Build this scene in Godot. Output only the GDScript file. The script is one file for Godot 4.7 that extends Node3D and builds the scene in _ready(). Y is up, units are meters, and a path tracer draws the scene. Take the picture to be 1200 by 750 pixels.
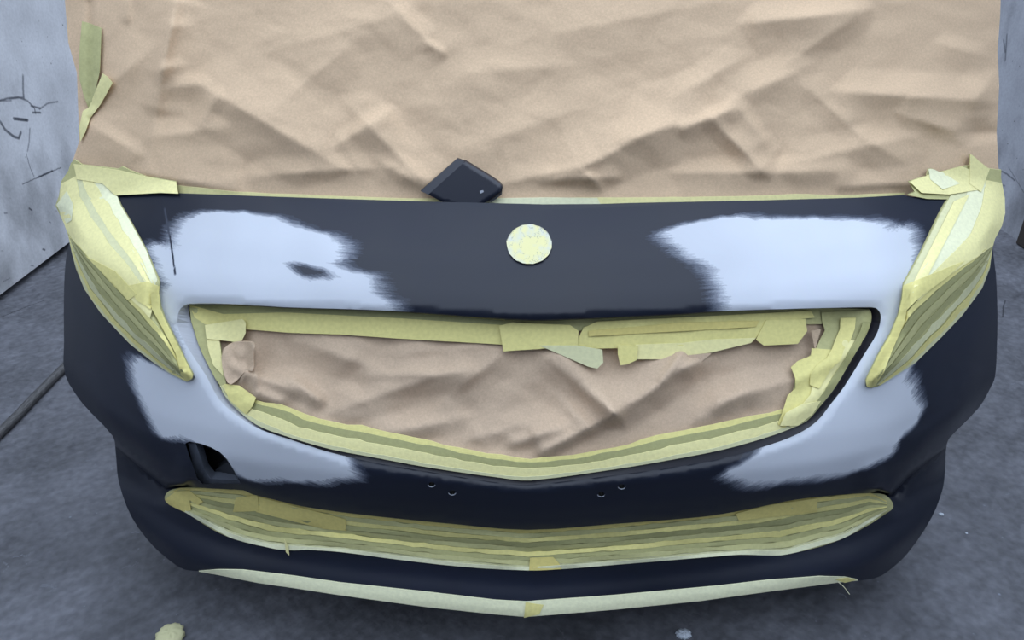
extends Node3D

# ---------------------------------------------------------------- camera geometry (metres; 1200x750 frame, z = -depth)
const F := 900.0
const EYE := 1.3
var cp := cos(atan(485.0 / 900.0))
var sp := sin(atan(485.0 / 900.0))
const XC := 0.040                       # the car's centre line

var shape_tab := PackedFloat32Array()   # how far the bumper falls back with distance from the centre line
var prof_tab := PackedFloat32Array()    # its depth over height on the centre line
var arc_tab := PackedFloat32Array()
const SX := 0.005
const PY0 := 0.10
const PY := 0.002
var M := {}
var used := {}
var no_rim: Callable

func lut(tab: PackedFloat32Array, at: float) -> float:
	var i := clampi(int(at), 0, tab.size() - 2)
	return lerpf(tab[i], tab[i + 1], at - i)

func pw(pts: Array, x: float) -> float:
	for i in pts.size() - 1:
		if x <= pts[i + 1][0] or i == pts.size() - 2:
			var a: Array = pts[i]
			var b: Array = pts[i + 1]
			return lerpf(a[1], b[1], (x - a[0]) / (b[0] - a[0]))
	return 0.0

func blur(tab: PackedFloat32Array, n: int, from: int) -> PackedFloat32Array:
	var out := tab.duplicate()
	for i in range(from, tab.size()):
		var s := 0.0
		var k := mini(n, i - from) if from else n
		for j in range(-k, k + 1):
			s += tab[clampi(i + j, 0, tab.size() - 1)]
		out[i] = s / (2 * k + 1)
	return out

func make_tables() -> void:
	var sh := [[0.0, 0.0], [0.1, 0.010], [0.33, 0.040], [0.48, 0.070], [0.6, 0.105], [0.7, 0.155], [0.8, 0.227], [0.87, 0.288], [0.93, 0.342], [0.97, 0.386], [1.2, 0.65]]
	for i in 241:
		shape_tab.append(pw(sh, i * SX))
	for k in 3:
		shape_tab = blur(shape_tab, 4, 1)
	var pr := [[0.10, 0.955], [0.205, 0.944], [0.228, 0.955], [0.247, 0.972], [0.280, 0.977], [0.388, 0.967], [0.43, 0.958], [0.476, 0.955], [0.52, 0.966], [0.60, 0.998], [0.729, 1.060], [0.752, 1.083], [0.79, 1.138], [0.8534, 1.255], [1.3, 2.1]]
	for i in 601:
		prof_tab.append(pw(pr, PY0 + i * PY))
	prof_tab = blur(prof_tab, 3, 0)
	prof_tab = blur(prof_tab, 3, 0)
	var s := 0.0
	for i in 601:
		arc_tab.append(s)
		if i < 600:
			s += Vector2(PY, prof_tab[i + 1] - prof_tab[i]).length()

func shape(x: float) -> float:
	return lut(shape_tab, absf(x - XC) / SX)

func prof(y: float) -> float:
	return lut(prof_tab, (y - PY0) / PY)

func bumper_depth(x: float, y: float) -> float:
	return prof(y) + shape(x)

func paper_depth(x: float, y: float) -> float:
	return 1.292 + 0.25 * x * x + 0.45 * (y - 0.853)

func ray(u: float, v: float) -> Vector2:      # sideways and downwards per metre of depth
	var dn := v - 375.0
	var fw := F * cp - dn * sp
	return Vector2((u - 600.0) / fw, (dn * cp + F * sp) / fw)

func on_ray(q: Vector2, d: float) -> Vector3:
	return Vector3(q.x * d, EYE - q.y * d, -d)

func hit(u: float, v: float, surface: Callable) -> float:   # depth at which the line of sight meets that surface
	var q := ray(u, v)
	var lo := 0.84
	var best := 9.0
	var best_d := lo
	var d := lo
	while d < 1.8:
		var g: float = surface.call(q.x * d, EYE - q.y * d) - d
		if g < best:
			best = g
			best_d = d
		if g <= 0.0:
			break
		lo = d
		d += 0.03
	if best > 0.0:
		return best_d
	var hi := d
	for k in 10:
		var m := (lo + hi) / 2
		if surface.call(q.x * m, EYE - q.y * m) - m > 0.0:
			lo = m
		else:
			hi = m
	return hi

func floor_at(u: float, v: float) -> Vector3:
	var q := ray(u, v)
	return on_ray(q, EYE / q.y)

func wall_at(u: float, v: float, x: float) -> Vector3:
	var q := ray(u, v)
	return on_ray(q, x / q.x)

# ---------------------------------------------------------------- nodes
func obj(called: String, m: Mesh, mat: Material, parent: Node = null) -> MeshInstance3D:
	var o := MeshInstance3D.new()
	o.mesh = m
	o.material_override = mat
	put(o, called, parent)
	return o

func put(o: Node, called: String, parent: Node = null) -> void:
	var p: Node = parent if parent else self
	var key := str(p.get_instance_id()) + called
	var n: int = used.get(key, 0)
	used[key] = n + 1
	o.name = called if n == 0 else "%s_%03d" % [called, n]
	p.add_child(o, true)

func tag(o: Node, label: String, category: String, group := "") -> void:
	o.set_meta("label", label)
	o.set_meta("category", category)
	if group:
		o.set_meta("group", group)

func thing(called: String, label: String, category: String, at := Vector3.ZERO) -> Node3D:
	var o := Node3D.new()
	o.position = at
	put(o, called)
	tag(o, label, category)
	return o

func struct(o: Node, label := "") -> void:
	o.set_meta("kind", "structure")
	if label:
		o.set_meta("label", label)

# ---------------------------------------------------------------- outlines (points on the photograph)
func P(a: Array) -> PackedVector2Array:
	var out := PackedVector2Array()
	for i in range(0, a.size(), 2):
		out.append(Vector2(a[i], a[i + 1]))
	return out

func along(c: PackedVector2Array, t: float) -> Vector2:   # point at share t of a polyline's length
	var total := 0.0
	for i in c.size() - 1:
		total += c[i].distance_to(c[i + 1])
	var want := t * total
	for i in c.size() - 1:
		var l := c[i].distance_to(c[i + 1])
		if want <= l or i == c.size() - 2:
			return c[i].lerp(c[i + 1], want / maxf(l, 1e-6))
		want -= l
	return c[0]

func band(a: PackedVector2Array, b: PackedVector2Array, s0: float, s1: float, t0 := 0.0, t1 := 1.0, n := 24, wob := 0.0, sd := 0) -> PackedVector2Array:
	# the strip between two curves, from share s0 to s1 of the way across
	var out := PackedVector2Array()
	var nz := noise(sd, 0.09)
	for i in n + 1:
		var t := lerpf(t0, t1, float(i) / n)
		out.append(along(a, t).lerp(along(b, t), s0 + wob * nz.get_noise_2d(i * 9.0, 3.0)))
	for i in n + 1:
		var t := lerpf(t1, t0, float(i) / n)
		out.append(along(a, t).lerp(along(b, t), s1 + wob * nz.get_noise_2d(i * 9.0, 77.0)))
	return out

func spline(p: PackedVector2Array, closed: bool, sub := 3) -> PackedVector2Array:   # a curve through the points
	var out := PackedVector2Array()
	var n := p.size()
	for i in (n if closed else n - 1):
		var b := p[i]
		var c := p[(i + 1) % n]
		var a := p[(i - 1 + n) % n] if closed or i > 0 else b
		var d := p[(i + 2) % n] if closed or i + 2 < n else c
		var l := b.distance_to(c)
		var m1 := (c - a) / maxf(c.distance_to(a), 0.1) * minf(l, 2.5 * a.distance_to(b) + 0.01)
		var m2 := (d - b) / maxf(d.distance_to(b), 0.1) * minf(l, 2.5 * c.distance_to(d) + 0.01)
		for k in sub:
			var t := float(k) / sub
			var t2 := t * t
			var t3 := t2 * t
			out.append(b * (2 * t3 - 3 * t2 + 1) + m1 * (t3 - 2 * t2 + t) + c * (3 * t2 - 2 * t3) + m2 * (t3 - t2))
	if not closed:
		out.append(p[n - 1])
	return out

func smooth_outline(p: PackedVector2Array, times := 1) -> PackedVector2Array:   # corner cutting
	for k in times:
		var o := PackedVector2Array()
		for i in p.size():
			var a := p[i]
			var b := p[(i + 1) % p.size()]
			o.append(a.lerp(b, 0.25))
			o.append(a.lerp(b, 0.75))
		p = o
	return p

func dense(p: PackedVector2Array, step: float) -> PackedVector2Array:
	var out := PackedVector2Array()
	for i in p.size():
		var a := p[i]
		var b := p[(i + 1) % p.size()]
		var n := maxi(1, roundi(a.distance_to(b) / step))
		for k in n:
			var q := a.lerp(b, float(k) / n)
			if out.is_empty() or out[-1].distance_to(q) > 0.4:
				out.append(q)
	if out.size() > 2 and out[0].distance_to(out[-1]) < 0.4:
		out.remove_at(out.size() - 1)
	return out

func edge_dist(p: PackedVector2Array, q: Vector2) -> float:
	var best := 1e9
	for i in p.size():
		best = minf(best, q.distance_squared_to(Geometry2D.get_closest_point_to_segment(q, p[i], p[(i + 1) % p.size()])))
	return sqrt(best)

func line_dist(p: PackedVector2Array, q: Vector2) -> float:    # signed: above the line is positive
	var best := 1e9
	var sg := 1.0
	for i in p.size() - 1:
		var c := Geometry2D.get_closest_point_to_segment(q, p[i], p[i + 1])
		var d := q.distance_to(c)
		if d < best:
			best = d
			sg = 1.0 if q.y < c.y else -1.0
	return best * sg

func noise(sd: int, freq: float, octaves := 3, ridged := false) -> FastNoiseLite:
	var n := FastNoiseLite.new()
	n.seed = sd
	n.noise_type = FastNoiseLite.TYPE_SIMPLEX_SMOOTH
	n.frequency = freq
	n.fractal_octaves = octaves
	n.fractal_type = FastNoiseLite.FRACTAL_RIDGED if ridged else FastNoiseLite.FRACTAL_FBM
	return n

func mesh_of(v: PackedVector3Array, nrm: PackedVector3Array, uv: PackedVector2Array, idx: PackedInt32Array, col := PackedColorArray(), into: ArrayMesh = null) -> ArrayMesh:
	var a := []
	a.resize(Mesh.ARRAY_MAX)
	a[Mesh.ARRAY_VERTEX] = v
	a[Mesh.ARRAY_NORMAL] = nrm
	a[Mesh.ARRAY_TEX_UV] = uv
	a[Mesh.ARRAY_INDEX] = idx
	if col.size():
		a[Mesh.ARRAY_COLOR] = col
	var m := into if into else ArrayMesh.new()
	m.add_surface_from_arrays(Mesh.PRIMITIVE_TRIANGLES, a)
	return m

func sheet(outline: PackedVector2Array, holes: Array, depth: Callable, step: float, rim: Callable, uvf: Callable, creases: Array = []) -> ArrayMesh:
	# a skin laid over a surface within an outline, with real edges round the outline and the holes
	var edges := [dense(outline, step)]
	for h in holes:
		edges.append(dense(h, minf(step, 5.0)))
	var pts := PackedVector2Array()
	for e in edges:
		pts.append_array(e)
	var near := PackedVector2Array()      # rows of points that keep a crease sharp
	for c in creases:
		for q in c:
			if Geometry2D.is_point_in_polygon(q, outline) and edge_dist(outline, q) > 2.0:
				near.append(q)
	for q in near:
		pts.append(q)
	var inner := Geometry2D.offset_polygon(outline, -0.55 * step)
	var grown := []
	for h in holes:
		grown.append_array(Geometry2D.offset_polygon(h, 0.55 * minf(step, 5.0)))
	var lo := outline[0]
	var hi := outline[0]
	for q in outline:
		lo = lo.min(q)
		hi = hi.max(q)
	var rng := RandomNumberGenerator.new()
	rng.seed = 5
	var row := 0
	var y := lo.y
	while y < hi.y:
		var x := lo.x + (0.5 * step if row % 2 else 0.0)
		while x < hi.x:
			var q := Vector2(x + rng.randf_range(-0.08, 0.08) * step, y + rng.randf_range(-0.08, 0.08) * step)
			var ok := false
			for g in inner:
				if Geometry2D.is_point_in_polygon(q, g):
					ok = true
			for g in grown:
				if ok and Geometry2D.is_point_in_polygon(q, g):
					ok = false
			if ok and near.size():
				for c in near:
					if c.distance_squared_to(q) < 9.0:
						ok = false
						break
			if ok:
				pts.append(q)
			x += step
		y += step * 0.87
		row += 1
	var tri := Geometry2D.triangulate_delaunay(pts)
	var v := PackedVector3Array()
	var uv := PackedVector2Array()
	for q in pts:
		var p := on_ray(ray(q.x, q.y), depth.call(q.x, q.y))
		v.append(p)
		uv.append(uvf.call(p))
	var nrm := PackedVector3Array()
	nrm.resize(v.size())
	var idx := PackedInt32Array()
	for i in range(0, tri.size(), 3):
		var a := tri[i]
		var b := tri[i + 1]
		var c := tri[i + 2]
		var mid := (pts[a] + pts[b] + pts[c]) / 3.0
		if not Geometry2D.is_point_in_polygon(mid, outline):
			continue
		var keep := true
		for h in holes:
			if Geometry2D.is_point_in_polygon(mid, h):
				keep = false
		if not keep:
			continue
		if (pts[b] - pts[a]).cross(pts[c] - pts[a]) < 0.0:
			var t := b
			b = c
			c = t
		var n := (v[c] - v[a]).cross(v[b] - v[a])
		nrm[a] += n
		nrm[b] += n
		nrm[c] += n
		idx.append_array([a, b, c])
	for i in nrm.size():
		nrm[i] = nrm[i].normalized() if nrm[i].length() > 0.0 else Vector3.BACK
	if rim.is_valid():
		var at := 0
		for e in [edges[0]]:      # the openings get returns of their own
			var n: int = e.size()
			var area := 0.0
			for i in n:
				area += e[i].cross(e[(i + 1) % n])
			var out_sign := 1.0 if area > 0.0 else -1.0
			if at > 0:
				out_sign = -out_sign
			var base := v.size()
			for i in n:
				var t2: Vector2 = e[(i + 1) % n] - e[(i - 1 + n) % n]
				var o2 := Vector2(t2.y, -t2.x).normalized() * out_sign
				var on := Vector3(o2.x, -o2.y, 0.0)
				var back: Vector3 = rim.call(v[at + i], e[i], on)
				v.append(v[at + i])
				v.append(back)
				nrm.append(on)
				nrm.append(on)
				uv.append(uv[at + i])
				uv.append(uv[at + i])
			for i in n:
				var j := (i + 1) % n
				idx.append_array([base + 2 * i, base + 2 * i + 1, base + 2 * j, base + 2 * j, base + 2 * i + 1, base + 2 * j + 1])
			at += n
	return mesh_of(v, nrm, uv, idx)

func flat_uv(p: Vector3) -> Vector2:
	return Vector2(p.x, -p.y + 0.6 * p.z)

func thin(t: float) -> Callable:
	return func(p: Vector3, _q: Vector2, _n: Vector3) -> Vector3: return p + Vector3(0, 0, -t)

func ribbon(a: PackedVector3Array, b: PackedVector3Array, closed: bool, cols := PackedColorArray()) -> ArrayMesh:   # a wall lofted between two edges, flat between its seams
	var v := PackedVector3Array()
	var nrm := PackedVector3Array()
	var uv := PackedVector2Array()
	var idx := PackedInt32Array()
	var col := PackedColorArray()
	var n := a.size()
	for i in (n if closed else n - 1):
		var j := (i + 1) % n
		for t in [[a[i], a[j], b[i], i, j, i], [b[i], a[j], b[j], i, j, j]]:
			var f: Vector3 = (t[2] - t[0]).cross(t[1] - t[0])
			if f.length() < 1e-12:
				continue
			f = f.normalized()
			for k in 3:
				idx.append(v.size())
				v.append(t[k])
				nrm.append(f)
				uv.append(Vector2(t[3 + k] * 0.1, k % 2))
				if cols.size():
					col.append(cols[t[3 + k]])
	return mesh_of(v, nrm, uv, idx, col)

func tube(path: PackedVector3Array, r: float, sides := 12) -> ArrayMesh:
	var st := SurfaceTool.new()
	st.begin(Mesh.PRIMITIVE_TRIANGLES)
	for i in path.size():
		var d := (path[mini(i + 1, path.size() - 1)] - path[maxi(i - 1, 0)]).normalized()
		var s := d.cross(Vector3.UP if absf(d.y) < 0.9 else Vector3.RIGHT).normalized()
		var u := s.cross(d)
		for k in sides:
			var n := s * cos(TAU * k / sides) + u * sin(TAU * k / sides)
			st.set_normal(n)
			st.set_uv(Vector2(float(k) / sides, i * 0.2))
			st.add_vertex(path[i] + n * r)
	for i in path.size() - 1:
		for k in sides:
			var a := i * sides + k
			var b := i * sides + (k + 1) % sides
			for j in [a, b, a + sides, b, b + sides, a + sides]:
				st.add_index(j)
	for e in [0, path.size() - 1]:
		for k in range(1, sides - 1):
			for j in [e * sides, e * sides + k, e * sides + k + 1]:
				st.add_index(j)
	return st.commit()

func block(size: Vector3, at: Vector3, bevel := 0.01) -> ArrayMesh:   # a box with chamfered edges
	var st := SurfaceTool.new()
	st.begin(Mesh.PRIMITIVE_TRIANGLES)
	st.set_smooth_group(-1)
	var h := size / 2.0
	var b := bevel
	var pts := []
	for ax in 3:
		for s in [-1, 1]:
			var i := (ax + 1) % 3
			var j := (ax + 2) % 3
			var q := []
			for c in [[-1, -1], [1, -1], [1, 1], [-1, 1]]:
				var p := Vector3.ZERO
				p[ax] = s * h[ax]
				p[i] = c[0] * (h[i] - b)
				p[j] = c[1] * (h[j] - b)
				q.append(p)
			pts.append([q, s])
	var add := func(q: Array) -> void:
		var n: Vector3 = (q[2] - q[0]).cross(q[1] - q[0])
		var mid := Vector3.ZERO
		for p in q:
			mid += p
		if n.dot(mid) < 0:
			q.reverse()
		for k in range(1, q.size() - 1):
			for p in [q[0], q[k], q[k + 1]]:
				st.set_uv(Vector2(p.x + p.z, p.y + p.z))
				st.add_vertex(p + at)
	for f in pts:
		add.call(f[0])
	for ax in 3:
		var i := (ax + 1) % 3
		var j := (ax + 2) % 3
		for c in [[-1, -1], [1, -1], [1, 1], [-1, 1]]:
			var q := []
			for e in [[-1, 0], [-1, 1], [1, 1], [1, 0]]:
				var p := Vector3.ZERO
				p[ax] = e[0] * (h[ax] - b)
				p[i] = c[0] * (h[i] - (b if e[1] else 0.0))
				p[j] = c[1] * (h[j] - (0.0 if e[1] else b))
				q.append(p)
			add.call(q)
	for sx in [-1, 1]:
		for sy in [-1, 1]:
			for sz in [-1, 1]:
				add.call([Vector3(sx * h.x, sy * (h.y - b), sz * (h.z - b)), Vector3(sx * (h.x - b), sy * h.y, sz * (h.z - b)), Vector3(sx * (h.x - b), sy * (h.y - b), sz * h.z)])
	st.generate_normals()
	return st.commit()

# ---------------------------------------------------------------- materials
func mat(c: Color, rough := 0.8, spec := 0.5) -> StandardMaterial3D:
	var m := StandardMaterial3D.new()
	m.albedo_color = c
	m.roughness = rough
	m.metallic_specular = spec
	return m

func grain(sd: int, freq: float, lo: float, hi: float, size := 512, octaves := 4) -> NoiseTexture2D:
	var t := NoiseTexture2D.new()
	t.width = size
	t.height = size
	t.seamless = true
	t.noise = noise(sd, freq, octaves)
	var g := Gradient.new()
	g.set_color(0, Color(lo, lo, lo))
	g.set_color(1, Color(hi, hi, hi))
	t.color_ramp = g
	return t

func bumps(sd: int, freq: float, strength: float, size := 512, octaves := 4) -> NoiseTexture2D:
	var t := NoiseTexture2D.new()
	t.width = size
	t.height = size
	t.seamless = true
	t.as_normal_map = true
	t.bump_strength = strength
	t.noise = noise(sd, freq, octaves)
	return t

func rib_image() -> ImageTexture:   # fine ribs and fibres of kraft paper
	var im := Image.create(256, 256, false, Image.FORMAT_RGB8)
	var n := noise(3, 0.09, 3)
	var rng := RandomNumberGenerator.new()
	rng.seed = 9
	for y in 256:
		for x in 256:
			var k := 0.955 + 0.035 * n.get_noise_2d(x * 1.6, y * 1.6) + rng.randf_range(-0.03, 0.03)
			im.set_pixel(x, y, Color(k, k, k))
	return ImageTexture.create_from_image(im)

func paper(c: Color) -> StandardMaterial3D:
	var m := mat(c, 0.85, 0.3)
	m.albedo_texture = M.rib
	m.uv1_scale = Vector3(3.7, 3.7, 1)
	m.backlight_enabled = true
	m.backlight = Color(0.06, 0.045, 0.03)
	return m

func tape(c: Color) -> StandardMaterial3D:
	var m := mat(c, 0.75, 0.4)
	m.albedo_texture = M.tape_grain
	m.normal_enabled = true
	m.normal_texture = M.tape_bumps
	m.normal_scale = 0.15
	m.uv1_scale = Vector3(6, 6, 1)
	return m

func make_materials() -> void:
	M.rib = rib_image()
	M.tape_grain = grain(21, 0.03, 0.94, 1.0)
	M.tape_bumps = bumps(22, 0.05, 4.0)
	M.paper = paper(Color(0.875, 0.762, 0.635))
	M.grille_paper = paper(Color(0.80, 0.705, 0.605))
	M.tape_pale = tape(Color(0.94, 0.91, 0.66))
	M.tape_yellow = tape(Color(0.90, 0.865, 0.57))
	M.tape_warm = tape(Color(0.86, 0.805, 0.50))
	M.tape_thin = tape(Color(0.75, 0.74, 0.53))
	M.tape_dull = tape(Color(0.66, 0.655, 0.46))
	M.tape_grey = tape(Color(0.85, 0.845, 0.67))
	M.tape_white = tape(Color(0.93, 0.93, 0.78))
	M.black = mat(Color(0.06, 0.07, 0.10), 0.45)
	M.void = mat(Color(0.03, 0.03, 0.035), 0.7)
	M.plastic = mat(Color(0.17, 0.18, 0.20), 0.3)
	M.wallcol = mat(Color.WHITE, 0.5)
	M.wallcol.vertex_color_use_as_albedo = true

# ---------------------------------------------------------------- the outlines
var OUT_G: PackedVector2Array
var IN_G: PackedVector2Array
var OUT_I: PackedVector2Array
var BODY: PackedVector2Array
var HL: PackedVector2Array
var HR: PackedVector2Array
var TOW: PackedVector2Array
var SKIRT_L: PackedVector2Array
var SKIRT_R: PackedVector2Array
var FOLD_L: PackedVector2Array
var FOLD_R: PackedVector2Array
const GRILLE_LOW := [[205, 380], [228, 398], [252, 443], [265, 466], [287, 488], [307, 501], [335, 511], [390, 527], [438, 536], [503, 548], [587, 560], [622, 563], [720, 550], [780, 540], [847, 527], [897, 513], [925, 503], [946, 493], [978, 455], [1000, 418], [1021, 370]]
const INTAKE_LOW := [[190, 585], [218, 601], [275, 632], [314, 642], [362, 645], [400, 647], [540, 664], [618, 669], [720, 662], [868, 650], [920, 650], [990, 630], [1047, 594]]
const SCREWS := [[505.7, 567.5], [530.0, 577.0], [704.5, 579.0], [728.5, 570.0]]

func trace() -> void:
	OUT_G = P([222, 356, 267, 356, 333, 360, 400, 362, 470, 365, 553, 371, 623, 375, 667, 374, 733, 371, 800, 368, 838, 365, 943, 361.5, 1015, 360, 1026, 361, 1031, 366, 1032, 374, 1028, 390, 1013, 415, 990, 452, 974, 473, 958, 493, 936, 508, 903, 521, 847, 537, 780, 549, 720, 557, 622, 568, 587, 566, 503, 553, 438, 542, 398, 533, 373, 526, 340, 515, 307, 504, 282, 490, 257, 468, 242, 441, 223, 412, 210, 388, 208, 373, 212, 361])
	IN_G = P([222, 357, 267, 357, 333, 361, 400, 363, 470, 366, 553, 372, 623, 376, 667, 375, 733, 372, 800, 369, 838, 366, 943, 362, 1005, 361, 1018, 362, 1021, 367, 1021, 376, 1015, 393, 1000, 418, 978, 455, 962, 475, 946, 493, 925, 503, 897, 513, 847, 527, 780, 540, 720, 550, 622, 563, 587, 560, 503, 548, 438, 536, 390, 527, 357, 518, 335, 511, 307, 501, 287, 488, 265, 466, 252, 443, 236, 412, 228, 390, 223, 373, 221, 362])
	OUT_I = P([193, 585, 196, 577, 206, 572.5, 224, 571, 247, 572.5, 285, 574.5, 295, 579, 323, 586, 352, 593, 398, 600, 440, 605, 530, 614, 618, 621, 720, 614, 820, 606, 860, 600, 900, 592, 930, 586, 980, 580, 1020, 578, 1036, 579.5, 1044, 586, 1047, 593, 1044, 598, 1020, 614, 990, 630, 960, 641, 920, 650, 906, 651, 868, 650, 840, 652, 720, 662, 658, 667, 618, 668.5, 540, 664, 460, 655, 400, 647, 362, 644.5, 333, 645, 314, 641.5, 275, 632, 247, 619.5, 218, 601, 199, 592])
	var top := [135, 227, 170, 225.5, 188, 224, 210, 226.4, 327, 230.6, 480, 235.6, 580, 238, 636, 239.4, 700, 239, 750, 237.5, 900, 234.5, 1005, 231.5, 1059, 228.5, 1071, 231, 1109, 232]
	var right_lamp := [1100, 250, 1078, 296, 1058, 333, 1056, 351, 1052, 369, 1043, 391, 1028, 417, 1014, 445, 1014, 453, 1021, 455.5, 1032, 451.5, 1048, 441, 1073, 424.5, 1102, 396, 1127, 370, 1151, 337, 1160, 313, 1163, 290]
	var right_side := [1167, 320, 1169, 365, 1168, 415, 1166, 442, 1161, 454, 1147, 478, 1113, 513, 1109, 524, 1108, 544, 1105, 572, 1092, 606, 1064, 648, 1040, 670, 1024, 678, 1005, 680]
	var lip := [980, 682.5, 900, 693, 820, 704, 720, 714, 616, 722.5, 500, 711, 398, 697, 304, 683, 233, 669.5]
	var left_side := [218, 668, 207, 663, 179, 639.5, 154, 605.5, 139, 564, 135.5, 530, 132, 511, 96, 472, 76, 438, 75, 400, 75, 340, 77, 306, 81, 285]
	var left_lamp := [85, 296, 90, 315, 99, 338, 118, 366, 152, 402.5, 178, 423, 200, 438, 219, 448, 227, 446, 228.5, 442, 217, 424, 208, 405, 192, 373, 187, 359, 185.5, 342, 186.5, 330, 170, 293, 153, 262, 140, 240]
	BODY = P(top + right_lamp)
	BODY.append_array(spline(P(right_side), false))
	BODY.append_array(P(lip))
	BODY.append_array(spline(P(left_side), false))
	BODY.append_array(P(left_lamp))
	OUT_G = spline(OUT_G, true)
	IN_G = spline(IN_G, true)
	OUT_I = spline(OUT_I, true)
	HL = P([87, 187, 96, 193, 138, 198, 143, 195, 153, 200, 171, 207, 193, 211, 206, 213, 209, 227, 188, 226, 170, 227, 137, 229, 141, 240, 154, 262, 171, 293, 187, 330, 186, 343, 188, 359, 193, 373, 209, 405, 218, 424, 226, 439, 225, 444, 219, 447.5, 200, 438.5, 178, 423.5, 152, 403, 118, 367, 99, 339, 89, 315, 84, 296, 80, 276, 75, 262, 65, 241, 69, 229, 72, 212, 80, 200, 83, 191])
	HR = P([1065, 213, 1086, 206.5, 1088, 198, 1093, 198, 1102, 202, 1128, 195, 1136, 194, 1137, 181, 1140, 182, 1149, 190, 1159, 197.5, 1170, 199, 1173.5, 199, 1173, 208, 1177.5, 232, 1178, 250, 1174, 265, 1166, 280, 1163, 291, 1160, 314, 1151, 338, 1127, 370.5, 1102, 396.5, 1073, 425, 1048, 441.5, 1032, 451.5, 1021, 455, 1016, 453, 1015, 446, 1029, 417, 1044, 391, 1053, 369, 1057, 351, 1059, 333, 1079, 296, 1101, 250, 1110, 233.5, 1086, 233, 1064, 228.5, 1072, 225, 1068, 218])
	TOW = P([217, 519.5, 222, 517.5, 234, 519.5, 247, 524, 258, 530, 266, 538, 273, 549, 280, 562, 282, 567, 262, 567, 237, 567, 231, 560, 223, 538])
	SKIRT_L = P([60, 425, 76, 445, 96, 478, 132, 516, 165, 545, 196, 570, 215, 568])
	SKIRT_R = P([1180, 430, 1161, 460, 1147, 484, 1113, 518, 1090, 535, 1060, 560, 1044, 578, 1030, 574])
	FOLD_L = P([80, 276, 110, 305, 150, 345, 165, 362, 190, 390, 205, 415, 221, 444])
	FOLD_R = P([1165, 285, 1143, 301, 1127, 311, 1095, 334, 1076, 352, 1058, 372, 1040, 405, 1020, 450])

func body_base(u: float, v: float) -> float:
	return hit(u, v, bumper_depth)

func skirt(u: float, v: float) -> float:     # the hollow under the corner bulges
	if v < 430 or (u > 260 and u < 980):
		return 0.0
	var left := u < 600
	var e := -line_dist(SKIRT_L if left else SKIRT_R, Vector2(u, v))
	var fade := smoothstep(255.0, 205.0, u) * smoothstep(84.0, 125.0, u) if left else smoothstep(985.0, 1035.0, u) * smoothstep(1160.0, 1118.0, u)
	if e < 0.0:
		return -0.022 * smoothstep(-44.0, -4.0, e) * fade + 0.004 * smoothstep(-4.0, -0.6, e) * fade
	var wide := lerpf(16.0, 40.0, clampf((absf(u - 617.0) - 400.0) / 90.0, 0, 1))
	return fade * 0.075 * smoothstep(-0.6, 2.6, e) * maxf(0.0, 1.0 - e / wide)

func body_depth(u: float, v: float) -> float:
	var d := body_base(u, v)
	if u > 190 and u < 1050 and v > 340 and v < 590:
		var e := edge_dist(OUT_G, Vector2(u, v))
		var w := 8.0
		if e < w and v > 378:
			d += 0.007 * pow(1.0 - e / w, 2.0)
		elif e < 4.0:
			d += 0.004 * pow(1.0 - e / 4.0, 2.0)
	d += skirt(u, v)
	if v > 565 and v < 680 and u > 180 and u < 1060:
		var e := edge_dist(OUT_I, Vector2(u, v))
		if e < 6.0 and v < pw(INTAKE_LOW, u) - 10.0:
			d += 0.004 * pow(1.0 - e / 6.0, 2.0)
	return d

func grille_depth(u: float, v: float) -> float:
	return body_base(u, v) + 0.009 + 0.022 * smoothstep(4.0, 95.0, pw(GRILLE_LOW, u) - v) + 0.014 * maxf(smoothstep(330.0, 250.0, u), smoothstep(925.0, 1000.0, u))

func intake_depth(u: float, v: float) -> float:
	var e := v - pw(INTAKE_LOW, u)
	return body_base(u, v) + 0.001 + 0.020 * smoothstep(-1.0, -26.0, e)

func lamp_depth(u: float, v: float) -> float:
	var left := u < 600
	var o := HL if left else HR
	var q := Vector2(u, v)
	var d := minf(hit(u, v, bumper_depth), hit(u, v, paper_depth) - 0.006)
	var e := smoothstep(0.0, 13.0, edge_dist(o, q))
	var f := line_dist(FOLD_L if left else FOLD_R, q)
	if v < 233:
		e *= smoothstep(200.0, 233.0, v)
	return d - 0.004 - e * (0.006 + 0.026 * exp(-pow(f / (48.0 if f > 0 else 30.0), 2.0))) - 0.0012 * crumple.get_noise_2d(u * 2.2, v * 2.2)

var crumple: FastNoiseLite
var ridge: FastNoiseLite
var streak: FastNoiseLite
var facet: FastNoiseLite

func fold_height(folds: Array, u: float, v: float) -> float:
	# each fold: from x, y to x, y, height in mm, reach below, reach above (pixels of the photograph)
	var h := 0.0
	for f in folds:
		var dx: float = f[2] - f[0]
		var dy: float = f[3] - f[1]
		var l := sqrt(dx * dx + dy * dy)
		var t: float = ((u - f[0]) * dx + (v - f[1]) * dy) / l
		var n: float = (-(u - f[0]) * dy + (v - f[1]) * dx) / l
		if dx < 0:
			n = -n
		var w: float = f[5] if n > 0 else f[6]
		var k := 1.0 - absf(n) / w
		if k <= 0.0:
			continue
		var over := maxf(-t, t - l)
		if over > 0.0:
			k -= over / minf(f[5], f[6])
			if k <= 0.0:
				continue
		var along_it := clampf(t / l, 0.0, 1.0)
		k *= 0.45 + 0.55 * sin(PI * (0.15 + 0.7 * along_it))
		h += f[4] * k * (1.0 - 0.35 * (1.0 - k))
	return h * 0.0019

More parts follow.
